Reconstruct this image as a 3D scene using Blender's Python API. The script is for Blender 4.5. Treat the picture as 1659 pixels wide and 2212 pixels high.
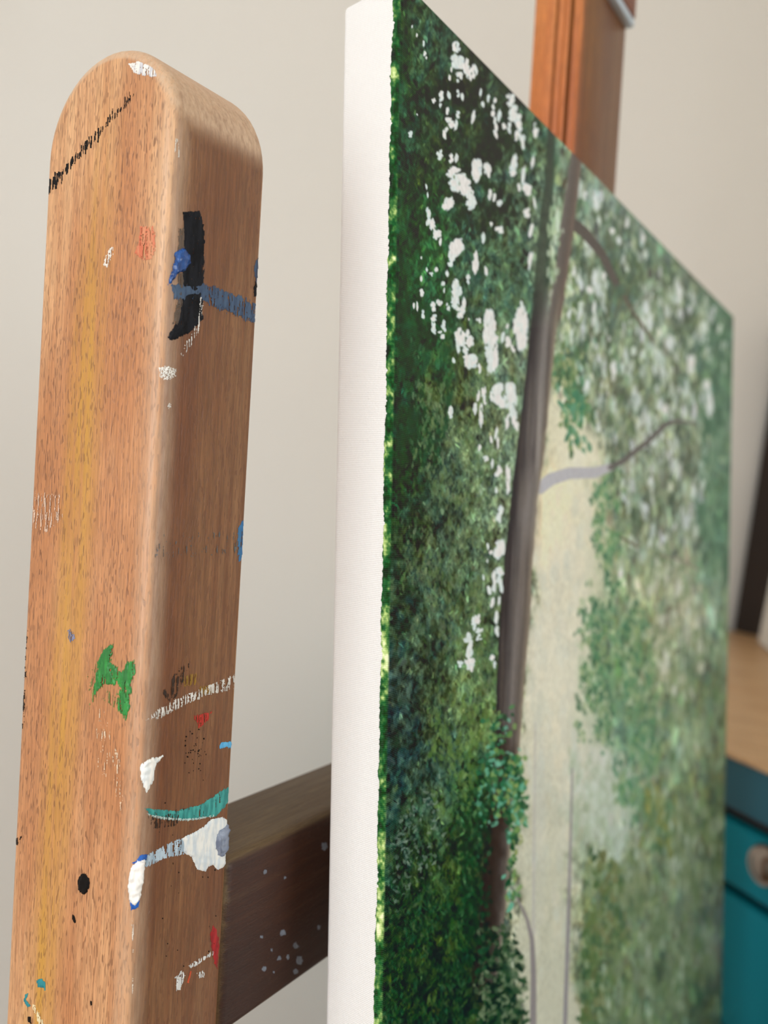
import bpy, bmesh, math, random
import numpy as np
from mathutils import Vector, Matrix, noise as mn
from mathutils.bvhtree import BVHTree
random.seed(7)
for o in list(bpy.data.objects): bpy.data.objects.remove(o)
scn = bpy.context.scene
COL = scn.collection

# ------------------------------------------------------------------ camera
W, H, FPX = 1659, 2212, 1828.8
YAW, PITCH, ROLL = 0.57853, -0.02448, 0.05982
CZ = 1.35                                   # eye height above the floor
CAM = np.array([0.0, 0.0, CZ])
_f = np.array([math.cos(YAW)*math.cos(PITCH), math.sin(YAW)*math.cos(PITCH), math.sin(PITCH)])
_r = np.array([math.sin(YAW), -math.cos(YAW), 0.0])
_u = np.cross(_r, _f)
_c, _s = math.cos(ROLL), math.sin(ROLL)
R_, U_ = _c*_r+_s*_u, -_s*_r+_c*_u
F_ = _f
def ray(px, py):
    return F_ + R_*(px-W/2)/FPX - U_*(py-H/2)/FPX
def project(P):
    d = P-CAM; z = d@F_
    return W/2+FPX*(d@R_)/z, H/2-FPX*(d@U_)/z
cd = bpy.data.cameras.new('camera'); cam = bpy.data.objects.new('camera', cd); COL.objects.link(cam)
M = Matrix(((R_[0], U_[0], -F_[0], 0), (R_[1], U_[1], -F_[1], 0), (R_[2], U_[2], -F_[2], CZ), (0, 0, 0, 1)))
cam.matrix_world = M
cd.sensor_fit = 'VERTICAL'; cd.sensor_height = 36.0; cd.sensor_width = 27.0
cd.lens = 36.0*FPX/H
cd.clip_start = 0.01; cd.clip_end = 50
cd.dof.use_dof = True; cd.dof.focus_distance = 0.192; cd.dof.aperture_fstop = cd.lens/2.7
scn.camera = cam
# ------------------------------------------------------------------ light and exposure
scn.view_settings.view_transform = 'Standard'; scn.view_settings.look = 'None'
scn.view_settings.gamma = 1.0; scn.view_settings.use_curve_mapping = False
scn.view_settings.exposure = 0.2
wd = bpy.data.worlds.new('world'); scn.world = wd; wd.use_nodes = True
wd.node_tree.nodes['Background'].inputs[0].default_value = (0.75, 0.85, 1.0, 1)
wd.node_tree.nodes['Background'].inputs[1].default_value = 1.0
scn.cycles.max_bounces = 10; scn.cycles.diffuse_bounces = 6
WIN_POWER, WIN2_POWER = 39.0, 25.0
HEAD = math.radians(53)                     # the room is turned against the easel
D = np.array([math.cos(HEAD), math.sin(HEAD), 0.0])      # towards the back wall
N = np.array([math.sin(HEAD), -math.cos(HEAD), 0.0])     # towards the right wall
ROOM = Matrix(((N[0], D[0], 0, 0), (N[1], D[1], 0, 0), (0, 0, 1, 0), (0, 0, 0, 1)))   # room axes: x = N, y = D
A_WALL, P_RIGHT, P_LEFT, A_REAR, CEIL = 1.10, 1.22, -1.75, -2.9, 2.6
WIN_A, WIN_W, WIN_Z0, WIN_Z1 = -1.10, 1.7, 0.85, 2.3
WIN2_A, WIN2_W = -1.75, 1.5
def area(name, loc, direction, sx, sy, power, color):
    ld = bpy.data.lights.new(name, 'AREA'); ld.shape = 'RECTANGLE'; ld.size = sx; ld.size_y = sy
    ld.energy = power; ld.color = color
    o = bpy.data.objects.new(name, ld); COL.objects.link(o)
    o.location = loc; o.rotation_euler = Vector(direction).to_track_quat('-Z', 'Y').to_euler()
    return o
area('window_daylight', ROOM @ Vector((P_LEFT-0.10, WIN_A, (WIN_Z0+WIN_Z1)/2)), ROOM.to_3x3() @ Vector((1, 0, -0.05)),
     WIN_W, WIN_Z1-WIN_Z0, WIN_POWER, (0.96, 0.985, 1.0))
area('second_window_daylight', ROOM @ Vector((P_RIGHT+0.10, WIN2_A, 1.6)), ROOM.to_3x3() @ Vector((-1, 0, -0.02)),
     WIN2_W, 1.3, WIN2_POWER, (0.93, 0.98, 1.0))

# ------------------------------------------------------------------ helpers
def lin(c):
    c = np.asarray(c, float)/255.0
    return np.where(c <= 0.04045, c/12.92, ((c+0.055)/1.055)**2.4)
def L4(c): return tuple(lin(c))+(1.0,)
def mat(name):
    m = bpy.data.materials.new(name); m.use_nodes = True
    return m, m.node_tree, m.node_tree.nodes['Principled BSDF']
def nd(nt, t, **kw):
    n = nt.nodes.new(t)
    for k, v in kw.items(): setattr(n, k, v)
    return n
def ln(nt, a, b): nt.links.new(a, b)
def mathn(nt, op, a, b=None, c=None, clamp=False):
    n = nd(nt, 'ShaderNodeMath', operation=op); n.use_clamp = clamp
    for i, v in enumerate((a, b, c)):
        if v is None: continue
        if isinstance(v, (int, float)): n.inputs[i].default_value = v
        else: ln(nt, v, n.inputs[i])
    return n.outputs[0]
def mixn(nt, fac, a, b, mode='MIX'):
    n = nd(nt, 'ShaderNodeMix', data_type='RGBA', blend_type=mode)
    for s, v in ((n.inputs[0], fac), (n.inputs[6], a), (n.inputs[7], b)):
        if isinstance(v, (int, float)): s.default_value = v
        elif isinstance(v, tuple): s.default_value = v
        else: ln(nt, v, s)
    return n.outputs[2]
def ramp(nt, v, lo, hi):
    n = nd(nt, 'ShaderNodeMapRange'); n.clamp = True; n.interpolation_type = 'SMOOTHSTEP'
    ln(nt, v, n.inputs[0]); n.inputs[1].default_value = lo; n.inputs[2].default_value = hi
    return n.outputs[0]
def noisen(nt, vec, scale, detail=2, rough=0.5):
    mp = nd(nt, 'ShaderNodeMapping'); ln(nt, vec, mp.inputs[0]); mp.inputs['Scale'].default_value = scale
    n = nd(nt, 'ShaderNodeTexNoise'); ln(nt, mp.outputs[0], n.inputs['Vector']); n.inputs['Scale'].default_value = 1.0
    n.inputs['Detail'].default_value = detail; n.inputs['Roughness'].default_value = rough
    return n.outputs[0]
def objc(nt): return nd(nt, 'ShaderNodeTexCoord').outputs['Object']

def plain(name, col, rough=0.6, metal=0.0, var=0.05, vs=6.0, bump=0.0, bscale=200.0, spec=0.5, col2=None, coat=0.0):
    m, nt, b = mat(name); oc = objc(nt)
    n1 = noisen(nt, oc, (vs, vs, vs), 3)
    c = lin(col); c2 = lin(col2) if col2 is not None else np.clip(c*(1-var*2), 0, 1)
    ln(nt, mixn(nt, ramp(nt, n1, 0.35, 0.65), tuple(c)+(1,), tuple(c2)+(1,)), b.inputs['Base Color'])
    b.inputs['Roughness'].default_value = rough; b.inputs['Metallic'].default_value = metal
    b.inputs['Specular IOR Level'].default_value = spec; b.inputs['Coat Weight'].default_value = coat
    if bump:
        n2 = noisen(nt, oc, (bscale,)*3, 3)
        bp = nd(nt, 'ShaderNodeBump'); bp.inputs['Strength'].default_value = bump; bp.inputs['Distance'].default_value = 0.001
        ln(nt, n2, bp.inputs['Height']); ln(nt, bp.outputs[0], b.inputs['Normal'])
    return m

def wood(name, light, dark, fleck, axis='z', rough=0.45, fk=0.6, grain=1.0, spec=0.5, worn=None, yellow=None, big=9.0, face=None):
    m, nt, b = mat(name); oc = objc(nt)
    def sc(across, along):
        v = [across, across, across]; v['xyz'.index(axis)] = along; return tuple(v)
    n_big = noisen(nt, oc, sc(big*4, big), 3)
    n_mid = noisen(nt, oc, sc(420, 16), 5, 0.65)
    n_fib = noisen(nt, oc, sc(2600*grain, 130*grain), 3, 0.6)
    n_fl = noisen(nt, oc, sc(2800*grain, 520*grain), 0)
    n_flv = noisen(nt, oc, sc(60, 25), 2)
    c = mixn(nt, ramp(nt, n_big, 0.35, 0.66), L4(light), L4(dark))
    c = mixn(nt, mathn(nt, 'MULTIPLY', ramp(nt, n_mid, 0.40, 0.68), 0.65), c, L4(dark))
    f = mathn(nt, 'ADD', mathn(nt, 'MULTIPLY', ramp(nt, n_fib, 0.3, 0.7), 0.42), 0.78)
    c = mixn(nt, 1.0, c, mathn_rgb(nt, f), 'MULTIPLY')
    if face:                                # sides whose normal points to the front are multiplied by a darker tint
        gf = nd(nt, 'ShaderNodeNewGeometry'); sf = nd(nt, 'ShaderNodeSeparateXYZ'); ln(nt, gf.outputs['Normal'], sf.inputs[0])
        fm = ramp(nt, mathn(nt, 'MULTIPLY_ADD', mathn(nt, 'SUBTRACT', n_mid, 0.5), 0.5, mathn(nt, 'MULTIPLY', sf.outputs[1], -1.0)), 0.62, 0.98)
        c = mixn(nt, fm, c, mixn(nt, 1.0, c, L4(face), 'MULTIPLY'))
    if yellow:
        y0, kz, w, colr = yellow
        sp = nd(nt, 'ShaderNodeSeparateXYZ'); ln(nt, oc, sp.inputs[0])
        dy = mathn(nt, 'SUBTRACT', sp.outputs[1], mathn(nt, 'MULTIPLY_ADD', sp.outputs[2], kz, y0))
        dy = mathn(nt, 'ABSOLUTE', dy)
        mk = mathn(nt, 'SUBTRACT', 1.0, ramp(nt, dy, 0.0, w))
        n_y = noisen(nt, oc, (420, 420, 22), 3)
        mk = mathn(nt, 'MULTIPLY', mk, mathn(nt, 'MULTIPLY_ADD', n_y, 2.6, -0.55), clamp=True)
        mk = mathn(nt, 'MULTIPLY', mk, 0.85)
        # stain only below the top of the post
        mk = mathn(nt, 'MULTIPLY', mk, mathn(nt, 'SUBTRACT', 1.0, ramp(nt, sp.outputs[2], CZ+0.02, CZ+0.10)))
        mk = mathn(nt, 'MULTIPLY', mk, ramp(nt, mathn(nt, 'MULTIPLY', sp.outputs[0], -1.0), -0.1230, -0.1215))
        c = mixn(nt, mk, c, L4(colr))
    flm = mathn(nt, 'MULTIPLY', ramp(nt, n_fl, 0.60, 0.70), mathn(nt, 'MULTIPLY_ADD', n_flv, 1.2, 0.0), clamp=True)
    c = mixn(nt, mathn(nt, 'MULTIPLY', flm, fk), c, L4(fleck))
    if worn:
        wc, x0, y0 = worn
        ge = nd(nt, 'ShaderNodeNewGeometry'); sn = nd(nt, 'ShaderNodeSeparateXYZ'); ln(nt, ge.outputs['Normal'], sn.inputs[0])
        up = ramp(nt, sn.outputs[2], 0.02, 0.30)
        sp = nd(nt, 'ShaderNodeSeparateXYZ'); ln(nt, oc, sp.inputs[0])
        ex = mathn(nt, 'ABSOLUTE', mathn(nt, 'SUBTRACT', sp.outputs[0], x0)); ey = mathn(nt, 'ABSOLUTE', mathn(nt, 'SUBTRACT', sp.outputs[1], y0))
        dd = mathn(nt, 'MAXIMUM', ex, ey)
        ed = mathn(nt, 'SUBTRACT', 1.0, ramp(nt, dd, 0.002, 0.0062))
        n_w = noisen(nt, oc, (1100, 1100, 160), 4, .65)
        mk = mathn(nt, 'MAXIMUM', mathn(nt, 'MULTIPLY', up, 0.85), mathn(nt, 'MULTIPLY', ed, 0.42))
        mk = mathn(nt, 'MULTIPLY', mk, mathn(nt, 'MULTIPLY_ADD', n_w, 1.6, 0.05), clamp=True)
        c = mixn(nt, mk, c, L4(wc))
    ln(nt, c, b.inputs['Base Color'])
    ln(nt, mathn(nt, 'MULTIPLY_ADD', n_mid, 0.25, rough-0.12), b.inputs['Roughness'])
    b.inputs['Specular IOR Level'].default_value = spec
    bp = nd(nt, 'ShaderNodeBump'); bp.inputs['Strength'].default_value = 0.35; bp.inputs['Distance'].default_value = 0.0002
    ln(nt, mathn(nt, 'SUBTRACT', n_fib, flm), bp.inputs['Height']); ln(nt, bp.outputs[0], b.inputs['Normal'])
    return m
def mathn_rgb(nt, v):
    n = nd(nt, 'ShaderNodeCombineColor')
    for i in range(3): ln(nt, v, n.inputs[i])
    return n.outputs[0]

def newobj(name, bm_or_me, m, parent=None, smooth=True, angle=35):
    if isinstance(bm_or_me, bmesh.types.BMesh):
        me = bpy.data.meshes.new(name); bm_or_me.to_mesh(me); bm_or_me.free()
    else: me = bm_or_me
    me.materials.append(m)
    if smooth:
        me.polygons.foreach_set('use_smooth', [True]*len(me.polygons))
        try: me.set_sharp_from_angle(angle=math.radians(angle))
        except Exception: pass
    o = bpy.data.objects.new(name, me); COL.objects.link(o)
    if parent is not None:
        o.parent = parent
        w = parent
        off = Vector((0, 0, 0))
        while w is not None: off += w.location; w = w.parent
        o.location = -off
    return o
def empty(name, loc, label, cat, group=None):
    o = bpy.data.objects.new(name, None); COL.objects.link(o); o.location = loc; o.empty_display_size = 0.05
    o['label'] = label; o['category'] = cat
    if group: o['group'] = group
    return o
def tag(o, label, cat): o['label'] = label; o['category'] = cat; return o
def struct(o): o['kind'] = 'structure'; return o
def box(bm, x0, x1, y0, y1, z0, z1, mtx=None, bev=0.0, seg=3):
    t = bmesh.new()
    vs = [t.verts.new((x, y, z)) for x in (x0, x1) for y in (y0, y1) for z in (z0, z1)]
    for f in ((0, 1, 3, 2), (4, 6, 7, 5), (0, 4, 5, 1), (2, 3, 7, 6), (0, 2, 6, 4), (1, 5, 7, 3)):
        t.faces.new([vs[i] for i in f])
    bmesh.ops.recalc_face_normals(t, faces=t.faces)
    if bev: bmesh.ops.bevel(t, geom=t.edges[:], offset=bev, segments=seg, affect='EDGES', profile=0.5)
    if mtx is not None: bmesh.ops.transform(t, matrix=mtx, verts=t.verts)
    me = bpy.data.meshes.new('tmp'); t.to_mesh(me); t.free(); bm.from_mesh(me); bpy.data.meshes.remove(me)
    return bm
def prism(outline, axis, a0, a1, bev=0.0, seg=3, mtx=None):
    """outline: 2D points in the two other axes (cyclic order), extruded along axis from a0 to a1"""
    t = bmesh.new()
    def P(p, a):
        if axis == 'x': return (a, p[0], p[1])
        if axis == 'y': return (p[0], a, p[1])
        return (p[0], p[1], a)
    v0 = [t.verts.new(P(p, a0)) for p in outline]; v1 = [t.verts.new(P(p, a1)) for p in outline]
    n = len(outline)
    f0 = t.faces.new(v0); f1 = t.faces.new(v1[::-1])
    for i in range(n): t.faces.new((v0[i], v0[(i+1) % n], v1[(i+1) % n], v1[i]))
    bmesh.ops.recalc_face_normals(t, faces=t.faces)
    if bev:
        es = [e for e in t.edges if (e.verts[0] in v0 and e.verts[1] in v0) or (e.verts[0] in v1 and e.verts[1] in v1)]
        bmesh.ops.bevel(t, geom=es, offset=bev, segments=seg, affect='EDGES', profile=0.5, clamp_overlap=True)
    if mtx is not None: bmesh.ops.transform(t, matrix=mtx, verts=t.verts)
    return t

# ------------------------------------------------------------------ the room
m_wall = plain('wall paint', (230, 227, 220), rough=0.85, var=0.015, vs=2.0, bump=0.06, bscale=260)
m_ceil = plain('ceiling paint', (236, 233, 226), rough=0.9, var=0.01)
m_floor = wood('floor boards', (170, 130, 90), (140, 100, 66), (90, 60, 38), axis='y', grain=0.2, fk=0.3)
m_trim = plain('white trim paint', (235, 232, 226), rough=0.5)
T = 0.12
def rbox(name, x0, x1, y0, y1, z0, z1, m):
    return struct(newobj(name, box(bmesh.new(), x0, x1, y0, y1, z0, z1, ROOM), m, smooth=False))
rbox('floor', P_LEFT-T, P_RIGHT+T, A_REAR-T, A_WALL+T, -0.1, 0, m_floor)
rbox('ceiling', P_LEFT-T, P_RIGHT+T, A_REAR-T, A_WALL+T, CEIL, CEIL+0.1, m_ceil)
rbox('wall_back', P_LEFT-T, P_RIGHT+T, A_WALL, A_WALL+T, 0, CEIL, m_wall)
wr = bmesh.new()
r0, r1 = WIN2_A-WIN2_W/2, WIN2_A+WIN2_W/2
box(wr, P_RIGHT, P_RIGHT+T, A_REAR, r0, 0, CEIL, ROOM); box(wr, P_RIGHT, P_RIGHT+T, r1, A_WALL, 0, CEIL, ROOM)
box(wr, P_RIGHT, P_RIGHT+T, r0, r1, 0, 0.95, ROOM); box(wr, P_RIGHT, P_RIGHT+T, r0, r1, 2.25, CEIL, ROOM)
struct(newobj('wall_right', wr, m_wall, smooth=False))
wf = bmesh.new()
for (b0, b1, z0, z1) in ((r0, r0+0.05, 0.95, 2.25), (r1-0.05, r1, 0.95, 2.25), (r0, r1, 0.95, 1.0), (r0, r1, 2.2, 2.25)):
    box(wf, P_RIGHT+0.02, P_RIGHT+0.06, b0, b1, z0, z1, ROOM)
struct(newobj('window_2', wf, m_trim, smooth=False))
rbox('wall_rear', P_LEFT-T, P_RIGHT+T, A_REAR-T, A_REAR, 0, CEIL, m_wall)
wl = bmesh.new()
a0, a1 = WIN_A-WIN_W/2, WIN_A+WIN_W/2
box(wl, P_LEFT-T, P_LEFT, A_REAR, a0, 0, CEIL, ROOM); box(wl, P_LEFT-T, P_LEFT, a1, A_WALL, 0, CEIL, ROOM)
box(wl, P_LEFT-T, P_LEFT, a0, a1, 0, WIN_Z0, ROOM); box(wl, P_LEFT-T, P_LEFT, a0, a1, WIN_Z1, CEIL, ROOM)
struct(newobj('wall_left', wl, m_wall, smooth=False))
wf = bmesh.new()
for (b0, b1, z0, z1) in ((a0, a0+0.05, WIN_Z0, WIN_Z1), (a1-0.05, a1, WIN_Z0, WIN_Z1), (a0, a1, WIN_Z0, WIN_Z0+0.05), (a0, a1, WIN_Z1-0.05, WIN_Z1)):
    box(wf, P_LEFT-0.06, P_LEFT-0.02, b0, b1, z0, z1, ROOM)
struct(newobj('window_1', wf, m_trim, smooth=False))
rbox('baseboard_back', P_LEFT, P_RIGHT, A_WALL-0.012, A_WALL, 0, 0.10, m_trim)

# ------------------------------------------------------------------ easel
PX0, PXW, PY0, PYD = 0.12085, 0.0292, 0.13594, 0.0430
ZT = CZ+0.0930                               # highest point of the rounded post top
MX, MW, MD = 0.33766, 0.05256, 0.02268
easel = empty('easel', (MX+MW/2, PY0+0.02, 0), 'paint-stained beech studio easel holding the forest painting', 'easel')
ysc = []
for (px, py) in ((205, 700), (180, 950), (150, 1200), (130, 1500), (110, 1900), (100, 2100)):
    d = ray(px, py); p = CAM+d*(PX0/d[0]); ysc.append((p[2], p[1]))
zz = np.array(ysc); ky, y0 = np.polyfit(zz[:, 0], zz[:, 1], 1)
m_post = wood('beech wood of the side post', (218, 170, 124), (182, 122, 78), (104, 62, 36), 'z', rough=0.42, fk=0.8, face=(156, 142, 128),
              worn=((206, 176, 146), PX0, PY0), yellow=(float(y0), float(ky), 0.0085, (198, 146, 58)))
m_post2 = wood('beech wood of the far side post', (206, 150, 104), (176, 112, 70), (110, 66, 38), 'z')
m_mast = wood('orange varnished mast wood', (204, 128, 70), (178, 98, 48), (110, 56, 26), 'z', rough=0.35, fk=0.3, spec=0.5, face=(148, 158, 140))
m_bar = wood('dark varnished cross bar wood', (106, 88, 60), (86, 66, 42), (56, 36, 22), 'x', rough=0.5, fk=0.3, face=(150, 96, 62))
def arch(y0, y1, zt, z0, n=28, k=1.0):
    r = (y1-y0)/2; cy = (y0+y1)/2; hz = r*k
    pts = [(y0, z0)]
    for i in range(n+1):
        a = math.pi-math.pi*i/n
        pts.append((cy+r*math.cos(a), zt-hz+hz*math.sin(a)))
    pts.append((y1, z0))
    return pts
def make_post(x0, m, name='side_post'):
    t = prism(arch(PY0, PY0+PYD, ZT, 0.03), 'x', x0, x0+PXW, bev=0.0029, seg=5)
    return newobj(name, t, m, easel, angle=25)
post = make_post(PX0, m_post)
post2 = make_post(2*(MX+MW/2)-PX0-PXW, m_post2)
# mast: a section with a groove and a bead along its left side
sec = [(0.0, 0.0012), (0.0012, 0.0), (MW-0.0012, 0.0), (MW, 0.0012), (MW, MD-0.001), (MW-0.001, MD), (0.0006, MD), (0.0, MD-0.0008),
       (0.0, 0.0128), (0.0014, 0.0120), (0.0014, 0.0096), (0.0, 0.0086), (-0.0008, 0.0074), (-0.0004, 0.0062), (0.0022, 0.0054), (0.0022, 0.0030), (0.0002, 0.0022)]
sec = [(MX+a, PY0+b) for a, b in sec]
mast = newobj('mast', prism(sec, 'z', 0.03, CZ+0.62), m_mast, easel, angle=50)
BZ1, BZ0, BT = CZ-0.0905, CZ-0.1342, 0.0281
bar = newobj('cross_bar', box(bmesh.new(), PX0+PXW-0.0005, 2*(MX+MW/2)-PX0-PXW+0.0005, PY0+0.0006, PY0+BT, BZ0, BZ1, None, 0.0028, 4), m_bar, easel)
# upper canvas clamp on the mast
dq = ray(1352, 66); pq = CAM+dq*(PY0/dq[1]); ZC = float(pq[2])
m_clampm = plain('pale blue grey metal', (196, 214, 228), rough=0.35, metal=0.3)
m_clampw = wood('reddish clamp wood', (150, 88, 56), (120, 66, 42), (80, 40, 24), 'x')
clamp = newobj('canvas_clamp', box(bmesh.new(), MX+0.0006, MX+MW+0.0004, PY0-0.004, PY0+0.0005, ZC+0.0045, ZC+0.05, None, 0.001), m_clampw, easel)
newobj('metal_plate', box(bmesh.new(), MX+0.0006, MX+MW+0.0004, PY0-0.0035, PY0+0.0005, ZC+0.0008, ZC+0.0045, None, 0.0006), m_clampm, clamp)
# canvas dimensions are needed for the ledge
CX, CW, CY, CT, LEAN, CH = 0.174, 0.4057, 0.1122, 0.0171, 0.04973, 0.508
CTOP = CZ+0.1262
cbz = CTOP-CH
yb = CY+LEAN*(cbz-CZ)
newobj('canvas_ledge', box(bmesh.new(), PX0+PXW+0.004, 2*(MX+MW/2)-PX0-PXW-0.004, yb-0.02, PY0-0.0005, cbz-0.030, cbz-0.002, None, 0.002), m_bar, easel)
for sx in (PX0, 2*(MX+MW/2)-PX0-PXW):
    newobj('foot', box(bmesh.new(), sx-0.006, sx+PXW+0.006, PY0-0.09, PY0+0.34, 0.0, 0.05, None, 0.004), m_post2, easel)
newobj('base_bar', box(bmesh.new(), PX0+PXW, 2*(MX+MW/2)-PX0-PXW, PY0+0.0, PY0+0.04, 0.03, 0.09, None, 0.003), m_post2, easel)

# ------------------------------------------------------------------ dried paint on the easel
def bvh_of(o):
    me = o.data; off = o.matrix_basis.translation.copy(); p = o.parent
    while p is not None: off += p.matrix_basis.translation; p = p.parent
    return BVHTree.FromPolygons([v.co+off for v in me.vertices], [list(p.vertices) for p in me.polygons])
BV_POST, BV_BAR = bvh_of(post), bvh_of(bar)
CAMV = Vector(CAM)
def seg_d(p, a, b):
    ax, ay = a; bx, by = b; dx, dy = bx-ax, by-ay; L = dx*dx+dy*dy
    t = 0 if L == 0 else max(0, min(1, ((p[0]-ax)*dx+(p[1]-ay)*dy)/L))
    return math.hypot(p[0]-ax-t*dx, p[1]-ay-t*dy)
def sd(p, poly):
    ins = False; n = len(poly); dmin = 1e9
    for i in range(n):
        a, b = poly[i], poly[(i+1) % n]
        dmin = min(dmin, seg_d(p, a, b))
        if (a[1] > p[1]) != (b[1] > p[1]) and p[0] < (b[0]-a[0])*(p[1]-a[1])/(b[1]-a[1])+a[0]: ins = not ins
    return dmin if ins else -dmin
_pm = {}
def paint_mat(c1, c2=None, rough=0.45):
    k = (c1, c2, rough)
    if k not in _pm:
        m, nt, b = mat('dried paint'); oc = objc(nt)
        n1 = noisen(nt, oc, (900, 900, 200), 3)
        a = lin(c1); c = lin(c2) if c2 else a*0.75
        ln(nt, mixn(nt, ramp(nt, n1, 0.35, 0.65), tuple(a)+(1,), tuple(c)+(1,)), b.inputs['Base Color'])
        b.inputs['Roughness'].default_value = rough
        b.inputs['Specular IOR Level'].default_value = 0.12 if max(c1) < 45 else 0.4
        bp = nd(nt, 'ShaderNodeBump'); bp.inputs['Strength'].default_value = 0.4; bp.inputs['Distance'].default_value = 0.0003
        ln(nt, n1, bp.inputs['Height']); ln(nt, bp.outputs[0], b.inputs['Normal'])
        _pm[k] = m
    return _pm[k]
_seed = [0]
def splat(name, label, polys, col, col2=None, h=0.00015, rag=1.6, dens=1.0, step=1.15, bvh=None, parent=None, rough=0.45, fade=0, streak=(0.42, 0.035)):
    """a patch of dried paint lying on the wood, ragged, with dry-brush gaps along the grain"""
    bvh = bvh or BV_POST; parent = parent or post
    _seed[0] += 13.7; s0 = _seed[0]
    bm = bmesh.new(); cache = {}
    def vert(i, j, d):
        key = (i, j)
        if key in cache: return cache[key]
        x, y = i*step, j*step
        dr = Vector(ray(x, y)).normalized()
        hit, nor, _, dist = bvh.ray_cast(CAMV, dr)
        if hit is None: cache[key] = None; return None
        if nor.dot(dr) > 0: nor = -nor
        hh = 0.00004+h*min(1.0, max(0.0, d)/5.0)*(0.7+0.5*mn.noise((x*.08, y*.08, s0)))
        v = bm.verts.new(hit+nor*hh); cache[key] = v
        return v
    for poly in polys:
        xs = [p[0] for p in poly]; ys = [p[1] for p in poly]
        for i in range(int(min(xs)/step)-2, int(max(xs)/step)+3):
            for j in range(int(min(ys)/step)-2, int(max(ys)/step)+3):
                x, y = (i+.5)*step, (j+.5)*step
                g = x+0.055*y
                n1 = mn.noise((g*.5, y*.12, s0))*rag*1.6 + mn.noise((g*.12, y*.1, s0+5))*rag*1.2
                d = sd((x, y), poly)+n1
                if d <= 0: continue
                if dens < 1.0:
                    q = 0.5+0.75*mn.noise((g*streak[0], y*streak[1], s0+9))+0.25*mn.noise((g*.3, y*.3, s0+3))
                    if q > dens: continue
                vs = [vert(i, j, d), vert(i+1, j, d), vert(i+1, j+1, d), vert(i, j+1, d)]
                if None in vs: continue
                try: bm.faces.new(vs[::-1])
                except ValueError: pass
    if not bm.faces: bm.free(); return None
    bmesh.ops.recalc_face_normals(bm, faces=bm.faces)
    o = newobj(name, bm, paint_mat(col, col2, rough), parent, angle=180)
    o['label'] = label
    return o
def ell(cx, cy, rx, ry, n=14, tilt=0.0):
    c, s = math.cos(tilt), math.sin(tilt)
    return [(cx+rx*math.cos(a)*c-ry*math.sin(a)*s, cy+rx*math.cos(a)*s+ry*math.sin(a)*c) for a in [2*math.pi*k/n for k in range(n)]]
def S(name, label, polys, *a, **k):
    if len(polys) > 4: return splat(name, label, polys, *a, **k)
    for p in polys: splat(name, label, [p], *a, **k)
S('paint_smear', 'black paint smear', [[(395, 458), (432, 455), (441, 500), (440, 600), (436, 640), (438, 690), (405, 722), (372, 735), (360, 730), (385, 690), (393, 650), (396, 560), (397, 490)]], (14, 15, 19), (28, 30, 36), dens=0.99)
S('paint_smear', 'thin charcoal paint smear', [[(386, 495), (398, 492), (398, 560), (384, 560)], [(384, 590), (397, 590), (394, 660), (386, 700), (372, 700), (384, 650)]], (70, 60, 55), (96, 80, 66), dens=0.8)
S('paint_smear', 'slate blue paint smear', [[(370, 615), (440, 612), (452, 622), (452, 656), (436, 648), (376, 646)]], (66, 90, 118), (50, 70, 98), dens=0.97, rag=2.6)
S('paint_smear', 'dry slate blue paint smear', [[(450, 618), (480, 628), (520, 640), (553, 660), (553, 700), (530, 690), (500, 674), (450, 658)]], (66, 90, 118), (50, 70, 98), dens=0.72, rag=4.5)
S('paint_smear', 'slate blue paint smear at edge', [[(549, 575), (563, 545), (564, 600), (561, 625), (552, 615)]], (60, 84, 112), (40, 60, 88))
S('paint_smear', 'black paint fleck at edge', [[(549, 612), (561, 600), (560, 640), (548, 640)]], (18, 20, 26))
S('paint_blob', 'glossy blue paint blob', [[(378, 545), (395, 535), (408, 550), (409, 570), (398, 586), (382, 592), (370, 612), (361, 618), (372, 585)]], (38, 84, 150), (28, 56, 108), h=0.0012, rough=0.2)
S('paint_smear', 'broken white paint streak', [[(428, 640), (441, 638), (434, 700), (418, 742), (395, 768), (388, 765), (405, 735), (420, 700)]], (238, 236, 230), dens=0.36)
S('paint_smear', 'white paint dabs on the edge', [[(343, 795), (360, 790), (381, 798), (380, 812), (360, 822), (345, 814)], ell(364, 877, 5, 5)], (240, 238, 230), dens=0.55, streak=(.5, .3))
S('paint_smear', 'faded red paint mark', [[(303, 490), (333, 488), (336, 540), (327, 560), (308, 563), (292, 546), (300, 522)]], (206, 112, 80), (212, 142, 104), dens=0.66, rough=0.6)
S('paint_smear', 'small white paint streak', [[(224, 572), (233, 540), (245, 533), (243, 550), (232, 578)]], (240, 232, 220), dens=0.62)
S('paint_smear', 'white paint patch on the rounded top', [[(280, 139), (300, 133), (322, 142), (336, 152), (338, 166), (312, 164), (292, 158), (285, 148)]], (238, 234, 226), (200, 200, 205), dens=0.74)
S('paint_smear', 'blue grey paint on right edge', [[(513, 1140), (530, 1118), (529, 1200), (515, 1214)]], (40, 110, 165), (60, 110, 150), dens=0.8)
S('paint_smear', 'thin slate paint haze', [[(325, 1150), (515, 1150), (515, 1200), (325, 1205)]], (98, 100, 100), dens=0.16)
S('paint_smear', 'green paint strokes', [[(222, 1404), (243, 1391), (241, 1420), (238, 1445), (252, 1478), (225, 1478), (206, 1500), (204, 1488), (213, 1430)],
   [(275, 1432), (292, 1423), (291, 1455), (282, 1480), (281, 1530), (271, 1555), (255, 1530), (255, 1500), (262, 1465)], [(236, 1432), (246, 1436), (272, 1462), (268, 1485), (244, 1464)]], (52, 148, 66), (42, 116, 54), dens=0.86, h=0.0003, rag=3.0)
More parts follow.
